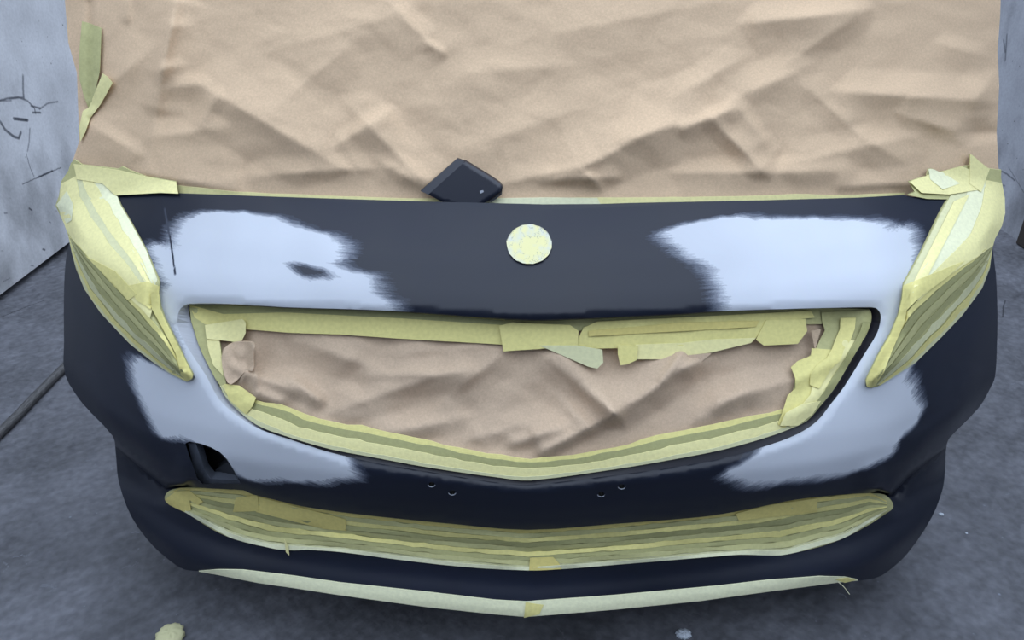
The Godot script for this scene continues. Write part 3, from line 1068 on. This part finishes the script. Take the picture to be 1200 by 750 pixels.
func build_lamp(left: bool) -> void:
	var t := thing("headlight_mask", "yellow masking tape over the headlight %s" % ("nearest the scribbled left wall" if left else "nearest the speckled right wall"), "masking tape")
	var o := HL if left else HR
	obj("tape_layer", sheet(o, [], lamp_depth, 6.0, thin(0.004), flat_uv), M.tape_thin, t)
	var inner: PackedVector2Array
	var outer: PackedVector2Array
	var fold: PackedVector2Array
	if left:
		inner = P([110, 196, 137, 229, 154, 262, 171, 293, 186, 332])
		fold = P([72, 215, 70, 245, 82, 276, 110, 305, 150, 345, 176, 372])
		outer = P([80, 276, 84, 296, 90, 315, 99, 339, 118, 367, 152, 403, 178, 423, 200, 438, 219, 447])
		strip(t, band(inner, fold, 0.0, 0.27, 0.05, 0.97), lamp_depth, M.tape_white, 0.0022, o)
		strip(t, band(inner, fold, 0.20, 0.42, 0.02, 0.98, 14, 0.04, 70), lamp_depth, M.tape_pale, 0.0032, o)
		strip(t, band(inner, fold, 0.40, 0.60, 0.0, 0.98, 14, 0.05, 71), lamp_depth, M.tape_grey, 0.0024, o)
		strip(t, band(inner, fold, 0.56, 1.03, 0.0, 1.0, 14, 0.04, 72), lamp_depth, M.tape_pale, 0.0036, o)
		strip(t, P([86, 192, 138, 199, 180, 209, 210, 214, 210, 228, 135, 229, 120, 215, 90, 210]), lamp_depth, M.tape_pale, 0.0046, o)
		strip(t, P([66, 240, 78, 224, 86, 240, 84, 258, 78, 262]), lamp_depth, M.tape_white, 0.0056, o)
		strip(t, P([100, 300, 135, 318, 160, 345, 150, 352, 140, 340, 118, 318]), lamp_depth, M.tape_yellow, 0.005, o)
		strip(t, P([150, 335, 172, 330, 187, 336, 186, 350, 176, 362, 160, 352]), lamp_depth, M.tape_yellow, 0.0048, o)
	else:
		inner = P([1125, 205, 1110, 234, 1101, 250, 1079, 296, 1059, 333, 1056, 350])
		fold = P([1176, 215, 1177, 250, 1165, 285, 1143, 301, 1127, 311, 1095, 334, 1076, 352])
		outer = P([1163, 291, 1160, 314, 1151, 338, 1127, 370.5, 1102, 396.5, 1073, 425, 1048, 441.5, 1032, 451.5])
		strip(t, band(inner, fold, 0.02, 0.34, 0.05, 0.97), lamp_depth, M.tape_grey, 0.0022, o)
		strip(t, band(inner, fold, 0.28, 0.66, 0.0, 0.98), lamp_depth, M.tape_white, 0.0034, o)
		strip(t, band(inner, fold, 0.6, 1.03, 0.0, 1.0), lamp_depth, M.tape_pale, 0.0046, o)
		strip(t, P([1066, 213, 1088, 205, 1128, 195, 1150, 205, 1150, 222, 1112, 228, 1080, 226]), lamp_depth, M.tape_pale, 0.0062, o)
		strip(t, P([1137, 180, 1160, 198, 1150, 225, 1136, 215]), lamp_depth, M.tape_pale, 0.0076, o)
		strip(t, P([1088, 197, 1103, 201, 1125, 215, 1105, 222, 1090, 210]), lamp_depth, M.tape_white, 0.0076, o)
		strip(t, P([1058, 335, 1100, 318, 1130, 306, 1110, 325, 1076, 350, 1060, 366]), lamp_depth, M.tape_yellow, 0.0062, o)
		strip(t, P([1118, 236, 1136, 228, 1084, 330, 1066, 340]), lamp_depth, M.tape_pale, 0.0058, o)
	# the lower facet: strips fanned from the outer end to the tip, lapping over one another
	var f2 := FOLD_L if left else FOLD_R
	for k in 6:
		strip(t, band(f2, outer, k / 6.0 - 0.02, k / 6.0 + 0.115, 0.0, 1.0, 20, 0.05, k), lamp_depth, [M.tape_yellow, M.tape_dull, M.tape_thin, M.tape_dull, M.tape_grey, M.tape_yellow][k], -1, o)
	strip(t, band(f2, outer, 0.86, 1.02, 0.0, 1.0, 20, 0.04, 9), lamp_depth, M.tape_grey, 0.003, o)
	# crumpled run down the inner edge and the knot at the tip
	if left:
		strip(t, P([176, 345, 188, 336, 187, 360, 193, 374, 209, 406, 219, 426, 227, 442, 220, 448, 212, 440, 206, 415, 190, 384, 178, 362]), lamp_depth, M.tape_yellow, 0.0062, o, "tape_strip", 0.002, 4.0)
	else:
		strip(t, P([1066, 345, 1057, 335, 1056, 352, 1052, 370, 1044, 391, 1029, 417, 1014, 446, 1016, 455, 1026, 452, 1036, 436, 1046, 410, 1060, 378]), lamp_depth, M.tape_yellow, 0.0066, o, "tape_strip", 0.002, 4.0)

func build_grille() -> void:
	var gp := obj("grille_paper", sheet(Geometry2D.offset_polygon(IN_G, -1.5)[0], [], grille_paper_depth, 4.6, thin(0.001), flat_uv), M.grille_paper)
	tag(gp, "creased brown masking paper filling the grille opening", "masking paper")
	var t := thing("grille_tape", "yellow masking tape border holding paper inside the grille opening", "masking tape")
	var g := grille_depth
	# along the bottom: a pale strip at the rim, a dull one with the groove's shade put into its colour, a torn edge on the paper
	var rim := P([258, 452, 265, 466, 287, 488, 307, 501, 335, 511, 357, 518, 390, 527, 438, 536, 503, 548, 587, 560, 622, 563, 720, 550, 780, 540, 847, 527, 897, 513, 925, 503, 946, 493])
	var torn := P([266, 450, 280, 460, 298, 469, 318, 472, 334, 474, 357, 486, 390, 494, 435, 501, 503, 516.5, 570, 531.5, 620, 537.5, 678, 533, 737, 520, 780, 508, 838, 497.5, 880, 488, 917, 480])
	strip(t, band(rim, torn, 0.50, 1.0, 0, 1, 40, 0.08, 4), g, M.tape_yellow, 0.002, IN_G)
	strip(t, band(rim, torn, 0.42, 0.80, 0, 1, 40, 0.07, 5), g, M.tape_dull, 0.0026, IN_G)
	strip(t, band(rim, torn, -0.05, 0.50, 0, 1, 60, 0.06, 6), g, M.tape_pale, 0.0045, IN_G)
	strip(t, band(rim, torn, -0.05, 0.13, 0, 1, 60, 0.06, 7), g, M.tape_grey, 0.0055, IN_G)
	# along the top
	strip(t, P([222, 358, 333, 361, 470, 366, 592, 374, 592, 404, 540, 401, 470, 397, 400, 392, 340, 390, 290, 386, 262, 385, 240, 380, 228, 372]), g, M.tape_yellow, 0.003, IN_G, "tape_strip", 0.0012)
	strip(t, P([262, 368, 333, 366, 470, 373, 592, 381, 592, 376, 470, 366, 333, 360, 222, 357]), g, M.tape_dull, 0.0038, IN_G)  # dull band: shade below the opening's top edge, put into the tape colour
	strip(t, P([590, 374, 800, 368, 943, 361, 1020, 362, 1018, 378, 950, 380, 880, 378, 800, 382, 690, 388, 592, 386]), g, M.tape_thin, 0.002, IN_G)
	strip(t, P([632, 405, 676, 405, 706, 410, 707, 425, 700, 432, 690, 430, 665, 419]), g, M.tape_grey, 0.010, IN_G)
	strip(t, P([745, 404, 800, 402, 834, 398, 886, 396, 880, 402, 834, 413, 794, 418, 775, 421, 745, 421]), g, M.tape_pale, 0.008, IN_G)
	strip(t, P([585, 382, 600, 378, 668, 381, 678, 388, 677, 406, 650, 407, 632, 409, 600, 411, 590, 412]), g, M.tape_yellow, 0.009, IN_G, "tape_strip", 0.0012)
	strip(t, P([676, 404, 678, 396, 684, 384, 700, 377, 800, 372, 900, 367, 950, 364, 955, 372, 900, 378, 886, 396, 860, 403, 800, 405, 724, 408, 677, 409]), g, M.tape_yellow, 0.007, IN_G, "tape_strip", 0.003)
	strip(t, P([690, 388, 800, 378, 890, 376, 886, 383, 800, 388, 690, 394]), g, M.tape_warm, 0.0095, IN_G, "tape_strip", 0.002)
	strip(t, P([724, 404, 748, 406, 746, 422, 735, 427, 727, 428, 724, 415]), g, M.tape_yellow, 0.0115, IN_G)
	strip(t, P([898, 375, 944, 374, 946, 388, 935, 403, 895, 405, 886, 398]), g, M.tape_yellow, 0.0105, IN_G)
	# the two ends
	var edge := P([1021, 363, 1021, 376, 1000, 418, 978, 455, 947, 493, 924, 504])
	var ragged := P([963, 366, 966, 388, 955, 412, 932, 430, 933, 452, 918, 480, 912, 497])
	var pinch := [[930, 448, 1006, 410, 4.5, 14, 34], [945, 470, 990, 440, 2.0, 10, 18], [925, 490, 960, 470, 2.0, 12, 14]]
	var ge := func(u: float, v: float) -> float: return g.call(u, v) - fold_height(pinch, u, v)
	strip(t, band(edge, ragged, -0.05, 1.0, 0, 1, 14, 0.08, 61), ge, M.tape_thin, 0.004, IN_G, "tape_strip", 0.002, 4.5)
	strip(t, band(edge, ragged, 0.42, 1.04, 0.30, 1.0, 9, 0.16, 62), ge, M.tape_yellow, 0.0062, IN_G, "tape_strip", 0.002, 4.5)
	strip(t, band(edge, ragged, 0.05, 0.50, 0.22, 0.97, 8, 0.10, 63), ge, M.tape_pale, 0.0078, IN_G, "tape_strip", 0.002, 4.5)
	strip(t, band(edge, ragged, 0.28, 0.62, 0.05, 0.62, 7, 0.10, 64), ge, M.tape_yellow, 0.0092, IN_G, "tape_strip", 0.002, 4.5)
	strip(t, band(edge, ragged, -0.02, 0.16, 0.08, 0.9, 12, 0.06, 65), ge, M.tape_dull, 0.0098, IN_G, "tape_strip", 0.001, 4.5)
	strip(t, P([921, 484, 940, 474, 962, 470, 952, 486, 935, 499, 914, 499]), ge, M.tape_pale, 0.0108, IN_G, "tape_strip", 0.002, 4.5)
	strip(t, P([222, 360, 236, 362, 240, 380, 257, 398, 259, 404, 263, 440, 266, 454, 258, 452, 245, 433, 232, 402, 224, 376]), g, M.tape_thin, 0.003, IN_G, "tape_strip", 0.002, 5.0)
	strip(t, P([242, 397, 257, 398, 260, 420, 262, 441, 250, 428, 244, 410]), g, M.tape_pale, 0.006, IN_G)
	strip(t, P([240, 381, 284, 374, 288, 378, 288, 390, 282, 402, 270, 400, 242, 397]), g, M.tape_pale, 0.008, IN_G, "tape_strip", 0.001)
	strip(t, P([262, 450, 280, 452, 300, 466, 296, 476, 288, 486, 268, 468]), g, M.tape_yellow, 0.007, IN_G, "tape_strip", 0.006, 4.0)
	# torn paper flaps at the ends
	obj("paper_flap", sheet(P([951, 388, 962, 386, 958, 400, 955, 411]), [], func(u: float, v: float) -> float: return g.call(u, v) - 0.011 + (v - 386.0) * 0.0002, 5.0, thin(0.001), flat_uv), M.grille_paper, gp)
	obj("paper_flap", sheet(P([789, 440, 796, 418, 812, 416, 834, 414, 822, 424, 806, 434]), [], func(u: float, v: float) -> float: return g.call(u, v) - 0.014 + (u - 789.0) * 0.00012, 5.0, thin(0.001), flat_uv), M.grille_paper, gp)
	obj("paper_flap", sheet(smooth_outline(P([259, 412, 270, 402, 286, 400, 300, 402, 297, 414, 298, 436, 288, 434, 278, 446, 268, 452, 261, 436]), 1), [], func(u: float, v: float) -> float: return g.call(u, v) - 0.012 - 0.006 * ridge.get_noise_2d(u * 3.0, v * 3.0) - (0.010 if u > 292 else 0.0), 4.0, thin(0.003), flat_uv), M.grille_paper, gp)

func build_intake() -> void:
	var t := thing("intake_tape", "wrinkled yellow masking tape covering the long lower air intake", "masking tape")
	var f := func(u: float, v: float) -> float:
		var w := v + 0.105 * absf(u - 617.0)
		return intake_depth(u, v) - 0.0034 * streak.get_noise_2d(u * 0.4, w * 6.0) - 0.0018 * streak.get_noise_2d(u * 0.3 + 900.0, w * 3.0)
	obj("tape_layer", sheet(OUT_I, [], f, 5.0, no_rim, flat_uv), M.tape_thin, t)
	var a := P([193, 583, 206, 572, 247, 572.5, 285, 574.5, 323, 586, 398, 600, 530, 614, 618, 621, 720, 614, 860, 600, 930, 586, 1020, 577, 1047, 592])
	var b := P([193, 585, 218, 601, 275, 632, 314, 642, 362, 645, 400, 647, 540, 664, 618, 669, 720, 662, 868, 650, 920, 650, 990, 630, 1047, 594])
	var tones := [M.tape_warm, M.tape_thin, M.tape_yellow, M.tape_dull, M.tape_thin, M.tape_yellow, M.tape_dull, M.tape_thin, M.tape_grey]
	for k in 9:
		strip(t, band(a, b, k / 9.0 - 0.01, k / 9.0 + 0.09, 0.01, 0.99, 70, 0.035, 30 + k), f, tones[k], 0.0026 + 0.0008 * (k % 2), OUT_I, "tape_strip", 0.0008, 5.0)
	strip(t, band(a, b, 0.92, 1.02, 0.02, 0.98, 70), f, M.tape_white, 0.0045, OUT_I)
	strip(t, P([190, 588, 206, 576, 222, 575, 238, 588, 232, 592, 222, 586, 224, 598, 214, 600]), f, M.tape_warm, 0.0055, OUT_I)
	strip(t, P([276, 584, 302, 580, 303, 599, 273, 600]), f, M.tape_warm, 0.0055, OUT_I)
	strip(t, P([302, 582, 380, 602, 405, 609, 405, 622, 380, 620, 300, 600]), f, M.tape_warm, 0.0048, OUT_I)
	strip(t, P([862, 602, 900, 592, 958, 584, 958, 600, 922, 604, 866, 610]), f, M.tape_warm, 0.0055, OUT_I)
	strip(t, P([621, 654, 648, 653, 655, 660, 659, 668, 620, 670]), f, M.tape_warm, 0.0055, OUT_I)
	strip(t, P([333, 632, 338, 641, 339, 651, 335, 647]), func(u: float, v: float) -> float: return body_base(u, v) - 0.001, M.tape_pale, 0.004)

func build_lip() -> void:
	var t := thing("lip_tape", "pale masking tape along the bumper's lower lip, above the floor", "masking tape")
	var top := P([233, 669, 256, 667.5, 285, 668, 343, 675, 398, 683, 500, 694, 580, 703.5, 617, 705.5, 720, 698, 840, 687, 900, 680, 960, 675.5, 990, 676, 1005, 679])
	var low := P([233, 670, 256, 674, 304, 683.5, 350, 690, 398, 697.5, 500, 711.5, 580, 720, 617, 723, 720, 714.5, 820, 704.5, 900, 693.5, 950, 687, 980, 683, 1005, 680.5])
	var poly := top.duplicate()
	var r := low.duplicate()
	r.reverse()
	poly.append_array(r)
	obj("tape_strip", sheet(poly, [], func(u: float, v: float) -> float: return body_depth(u, v) - 0.0015, 5.0, func(p: Vector3, _q: Vector2, _n: Vector3) -> Vector3: return p + Vector3(0, -0.002, -0.012), flat_uv), M.tape_white, t)
	strip(t, P([616, 706, 628, 708, 637, 709, 632, 720, 614, 724]), body_depth, M.tape_yellow, 0.0028)
	strip(t, P([978, 679, 994, 677, 1003, 680, 990, 683]), body_depth, M.tape_yellow, 0.003)
	var th := PackedVector3Array()
	for k in 6:
		var q := Vector2(982, 682).lerp(Vector2(996, 696), k / 5.0) + Vector2(1.0, -1.0) * sin(k * 0.8) * 0.6
		th.append(on_ray(ray(q.x, q.y), body_base(982, 681) - 0.004))
	obj("thread", tube(th, 0.0007, 6), M.tape_white, t)

func build_badge() -> void:
	var c := PackedVector2Array()
	for k in 40:
		var w := TAU * k / 40
		var r := 1.0 + (0.05 if k == 21 else 0.0) + 0.012 * sin(k * 2.3)
		c.append(Vector2(620.4 + 26.2 * r * cos(w), 286.8 + 22.4 * r * sin(w)))
	var m := mat(Color.WHITE, 0.7)
	var n := 128
	var im := Image.create(n, n, false, Image.FORMAT_RGB8)
	var nz := noise(91, 0.035, 4)
	for y in n:
		for x in n:
			var k := nz.get_noise_2d(x, y)
			var r := Vector2(x - 64, y - 64).length() / 64.0
			var col := Color(0.86, 0.84, 0.62).lerp(Color(0.80, 0.81, 0.75), clampf(0.25 + 1.1 * k + 1.1 * (r - 0.55), 0, 1))
			if absf(nz.get_noise_2d(x + 300.0, y)) < 0.02 and r > 0.3:
				col = col.lerp(Color(0.5, 0.52, 0.5), 0.6)
			im.set_pixel(x, y, col)
	m.albedo_texture = ImageTexture.create_from_image(im)
	var p0 := on_ray(ray(620.4, 286.8), body_base(620.4, 286.8))
	var uvf := func(p: Vector3) -> Vector2: return Vector2(0.5 + (p.x - p0.x) / 0.085, 0.5 - ((p.y - p0.y) * 1.6 + 0.0) / 0.085)
	var o := obj("badge_tape", sheet(c, [], func(u: float, v: float) -> float: return body_base(u, v) - 0.004 - 0.0008 * crumple.get_noise_2d(u * 12.0, v * 12.0), 3.0, thin(0.006), uvf), m)
	tag(o, "round pale yellow tape disc masking the badge on the bumper", "masking tape")

func build_paper() -> void:
	var o := P([70, -100, 76, 0, 80, 50, 90, 85, 93, 165, 84, 192, 80, 204, 110, 230, 170, 234, 330, 240, 480, 245, 640, 248, 900, 244, 1060, 238, 1110, 236, 1160, 215, 1172, 202, 1170, 196, 1168, 155, 1171, 100, 1169, 60, 1172, 20, 1176, -100])
	var s := obj("paper_sheet", sheet(o, [], paper_sheet_depth, 3.9, thin(0.001), flat_uv), M.paper)
	tag(s, "large creased brown masking paper sheet hung above the bumper", "masking paper")
	var e := thing("edge_tape", "thin pale tape line between brown paper sheet and bumper's top edge", "masking tape")
	var top := P([205, 217, 280, 225, 400, 230, 480, 232.5, 640, 232, 700, 231.5, 750, 231.5, 870, 230, 930, 227.5, 985, 229, 1060, 226])
	var low := P([205, 230, 280, 234, 400, 238, 480, 241, 640, 244, 700, 243, 750, 242, 870, 240, 930, 239, 985, 237, 1060, 234])
	strip(e, band(top, low, 0, 1, 0, 1, 60, 0.06, 50), paper_sheet_depth, M.tape_pale, 0.003)
	strip(e, P([560, 238, 574, 232.5, 640, 231.5, 700, 232, 706, 243, 600, 243]), paper_sheet_depth, M.tape_white, 0.0045)
	# two loose strips on the paper's left side
	var d := func(u: float, v: float) -> float: return paper_sheet_depth(u, v) - 0.006 * sin(PI * clampf((v - 20.0) / 110.0, 0, 1))
	var a := thing("loose_tape", "yellowish tape strip stuck upright on paper sheet's left edge", "masking tape")
	strip(a, P([96, 25, 104, 27, 119, 33, 118, 60, 117, 84, 111, 110, 105, 130, 98, 112, 93, 92, 92, 70]), d, M.tape_thin, 0.004)
	var b := thing("loose_tape", "short pale tape strip slanting below the upright one on paper's left edge", "masking tape")
	strip(b, P([120, 86, 126, 90, 132, 97, 118, 122, 106, 138, 100, 155, 94, 166, 93, 148, 97, 130, 104, 126]), d, M.tape_pale, 0.007)

func build_cover() -> void:
	# the small cap of the towing eye, propped against the paper
	var o := P([493, 224, 536, 186, 545, 189, 576, 208, 586, 215, 589, 219, 588, 223, 586, 226, 566, 239, 556, 247, 518, 236.5])
	var plane := func(u: float, v: float) -> float:
		var q := ray(u, v)
		# a board leaning back: depth grows with height
		return (1.268 - 0.40 * 0.853 + 0.40 * EYE) / (1.0 + 0.40 * q.y)
	var c := thing("towing_cap", "small dark primed plastic cap propped against brown paper above bumper", "cover")
	var face := P([545, 189, 576, 208, 586, 215, 589, 219, 588, 223, 586, 226, 566, 239, 556, 247, 518, 236.5, 502, 228])
	var f := func(u: float, v: float) -> float: return plane.call(u, v) + 0.0035 * pow(clampf(1.0 - edge_dist(o, Vector2(u, v)) / 2.5, 0, 1), 2.0)
	obj("face", sheet(face, [], f, 2.5, thin(0.010), flat_uv), M.cap, c)
	var g := func(u: float, v: float) -> float:
		var n := absf((Vector2(u, v) - Vector2(502, 228)).cross(Vector2(43, -39).normalized()))
		return plane.call(u, v) + 0.0009 * n
	obj("bevel", sheet(P([493, 224, 536, 186, 545, 189, 502, 228]), [], g, 3.0, thin(0.006), flat_uv), M.cap, c)
	var tab := P([572, 236, 584, 228, 587, 226, 589, 219, 588, 228, 576, 237])
	obj("clip", sheet(tab, [], func(u: float, v: float) -> float: return plane.call(u, v) + 0.006, 3.0, thin(0.006), flat_uv), M.plastic, c)
	var dent := P([562, 224, 566, 223, 567, 225, 563, 227])
	obj("chip", sheet(dent, [], func(u: float, v: float) -> float: return plane.call(u, v) - 0.0008, 2.0, thin(0.0008), flat_uv), M.primer, c)

# ---------------------------------------------------------------- small things on the floor
func lump(seed_: int, size: Vector3, rough: float) -> ArrayMesh:
	var s := SphereMesh.new()
	s.radial_segments = 28
	s.rings = 14
	var a := s.get_mesh_arrays()
	var n := noise(seed_, 2.2, 3, true)
	var v: PackedVector3Array = a[Mesh.ARRAY_VERTEX]
	for i in v.size():
		v[i] = v[i] * (1.0 + rough * n.get_noise_3dv(v[i] * 2.0)) * size * 2.0 * 0.5
		v[i].y = maxf(v[i].y, -size.y * 0.3) + size.y * 0.3
	a[Mesh.ARRAY_VERTEX] = v
	var m := ArrayMesh.new()
	m.add_surface_from_arrays(Mesh.PRIMITIVE_TRIANGLES, a)
	var st := SurfaceTool.new()
	st.create_from(m, 0)
	st.generate_normals()
	return st.commit()

func build_floor_things() -> void:
	var path := PackedVector3Array()
	var rng := RandomNumberGenerator.new()
	rng.seed = 4
	for k in 26:
		path.append(Vector3(-1.42 + rng.randf_range(-0.0015, 0.0015), 0.0135 + rng.randf_range(-0.0008, 0.0), -lerpf(1.2, 3.4, k / 25.0)))
	tag(obj("floor_pipe", tube(path, 0.0135, 14), M.pipe), "thin dull grey pipe lying on the floor left of the car", "pipe")
	var c := obj("crumpled_tape", lump(7, Vector3(0.05, 0.022, 0.05), 0.28), M.tape_crumple)
	c.position = floor_at(200, 747)
	tag(c, "crumpled ball of yellow masking tape on floor below the left corner", "tape scrap")
	var b := obj("paint_flake", lump(9, Vector3(0.026, 0.01, 0.02), 0.5), M.flake)
	b.position = floor_at(801, 744)
	tag(b, "pale grey lump of debris on the floor below lip's right half", "debris")
	for q in [[1103, 603, 0.010, "larger white flake on floor right of the bumper's corner"], [1132.5, 625, 0.005, "tiny white flake on floor, farther right of bumper's corner"]]:
		var f := obj("paint_flake", lump(int(q[0]), Vector3(q[2], q[2] * 0.35, q[2] * 0.8), 0.5), M.flake)
		f.position = floor_at(q[0], q[1])
		tag(f, q[3], "debris")
	# dark board end at the foot of the right wall
	var bd := obj("board", block(Vector3(0.03, 0.13, 0.6), Vector3.ZERO, 0.006), M.board)
	bd.position = Vector3(2.214, 0.067, -2.815)
	tag(bd, "dark brown board standing at the foot of right wall", "board")

func _ready() -> void:
	# camera
	var cam := Camera3D.new()
	cam.name = "camera"
	cam.position = Vector3(0, EYE, 0)
	cam.rotation.x = -atan(485.0 / 900.0)
	cam.fov = rad_to_deg(2.0 * atan(375.0 / F))
	cam.near = 0.05
	add_child(cam)
	# overcast sky, brighter overhead; no sun
	var sky := ProceduralSkyMaterial.new()
	sky.sky_top_color = Color(0.87, 0.925, 1.0)
	sky.sky_horizon_color = Color(0.39, 0.415, 0.46)
	sky.sky_curve = 0.35
	sky.ground_bottom_color = Color(0.25, 0.26, 0.29)
	sky.ground_horizon_color = Color(0.35, 0.37, 0.41)
	var env := Environment.new()
	env.background_mode = Environment.BG_SKY
	env.sky = Sky.new()
	env.sky.sky_material = sky
	env.tonemap_mode = Environment.TONE_MAPPER_LINEAR
	env.tonemap_exposure = 2.9
	env.sdfgi_enabled = true
	env.ssao_enabled = true
	env.ssil_enabled = true
	var we := WorldEnvironment.new()
	we.name = "world"
	we.environment = env
	add_child(we)
	# measure, mix, build
	crumple = noise(11, 0.012, 4)
	ridge = noise(12, 0.011, 3, true)
	streak = noise(13, 0.02, 3)
	facet = FastNoiseLite.new()      # flat faces that meet in sharp creases
	facet.seed = 8
	facet.noise_type = FastNoiseLite.TYPE_CELLULAR
	facet.cellular_return_type = FastNoiseLite.RETURN_DISTANCE2_SUB
	facet.cellular_distance_function = FastNoiseLite.DISTANCE_EUCLIDEAN
	facet.frequency = 0.011
	facet.fractal_octaves = 2
	facet.fractal_gain = 0.35
	facet.domain_warp_enabled = true
	facet.domain_warp_amplitude = 40.0
	facet.domain_warp_frequency = 0.008
	make_tables()
	trace()
	make_materials()
	M.ledge = mat(Color(0.34, 0.36, 0.40), 0.28)  # pocket plastic made paler, a highlight put into the ledge's colour
	M.primer = mat(Color(0.6, 0.62, 0.66), 0.6)
	M.cap = mat(Color(0.08, 0.10, 0.16), 0.42, 0.55)
	M.pipe = mat(Color(0.36, 0.355, 0.36), 0.6)
	M.pipe.albedo_texture = grain(31, 0.05, 0.5, 1.0, 256)
	M.flake = mat(Color(0.75, 0.78, 0.82), 0.7)
	M.tape_crumple = tape(Color(0.80, 0.79, 0.62))
	M.board = mat(Color(0.17, 0.14, 0.12), 0.8)
	build_setting()
	build_car()
	build_paper()
	build_lamp(true)
	build_lamp(false)
	build_grille()
	build_intake()
	build_lip()
	build_badge()
	build_cover()
	build_floor_things()
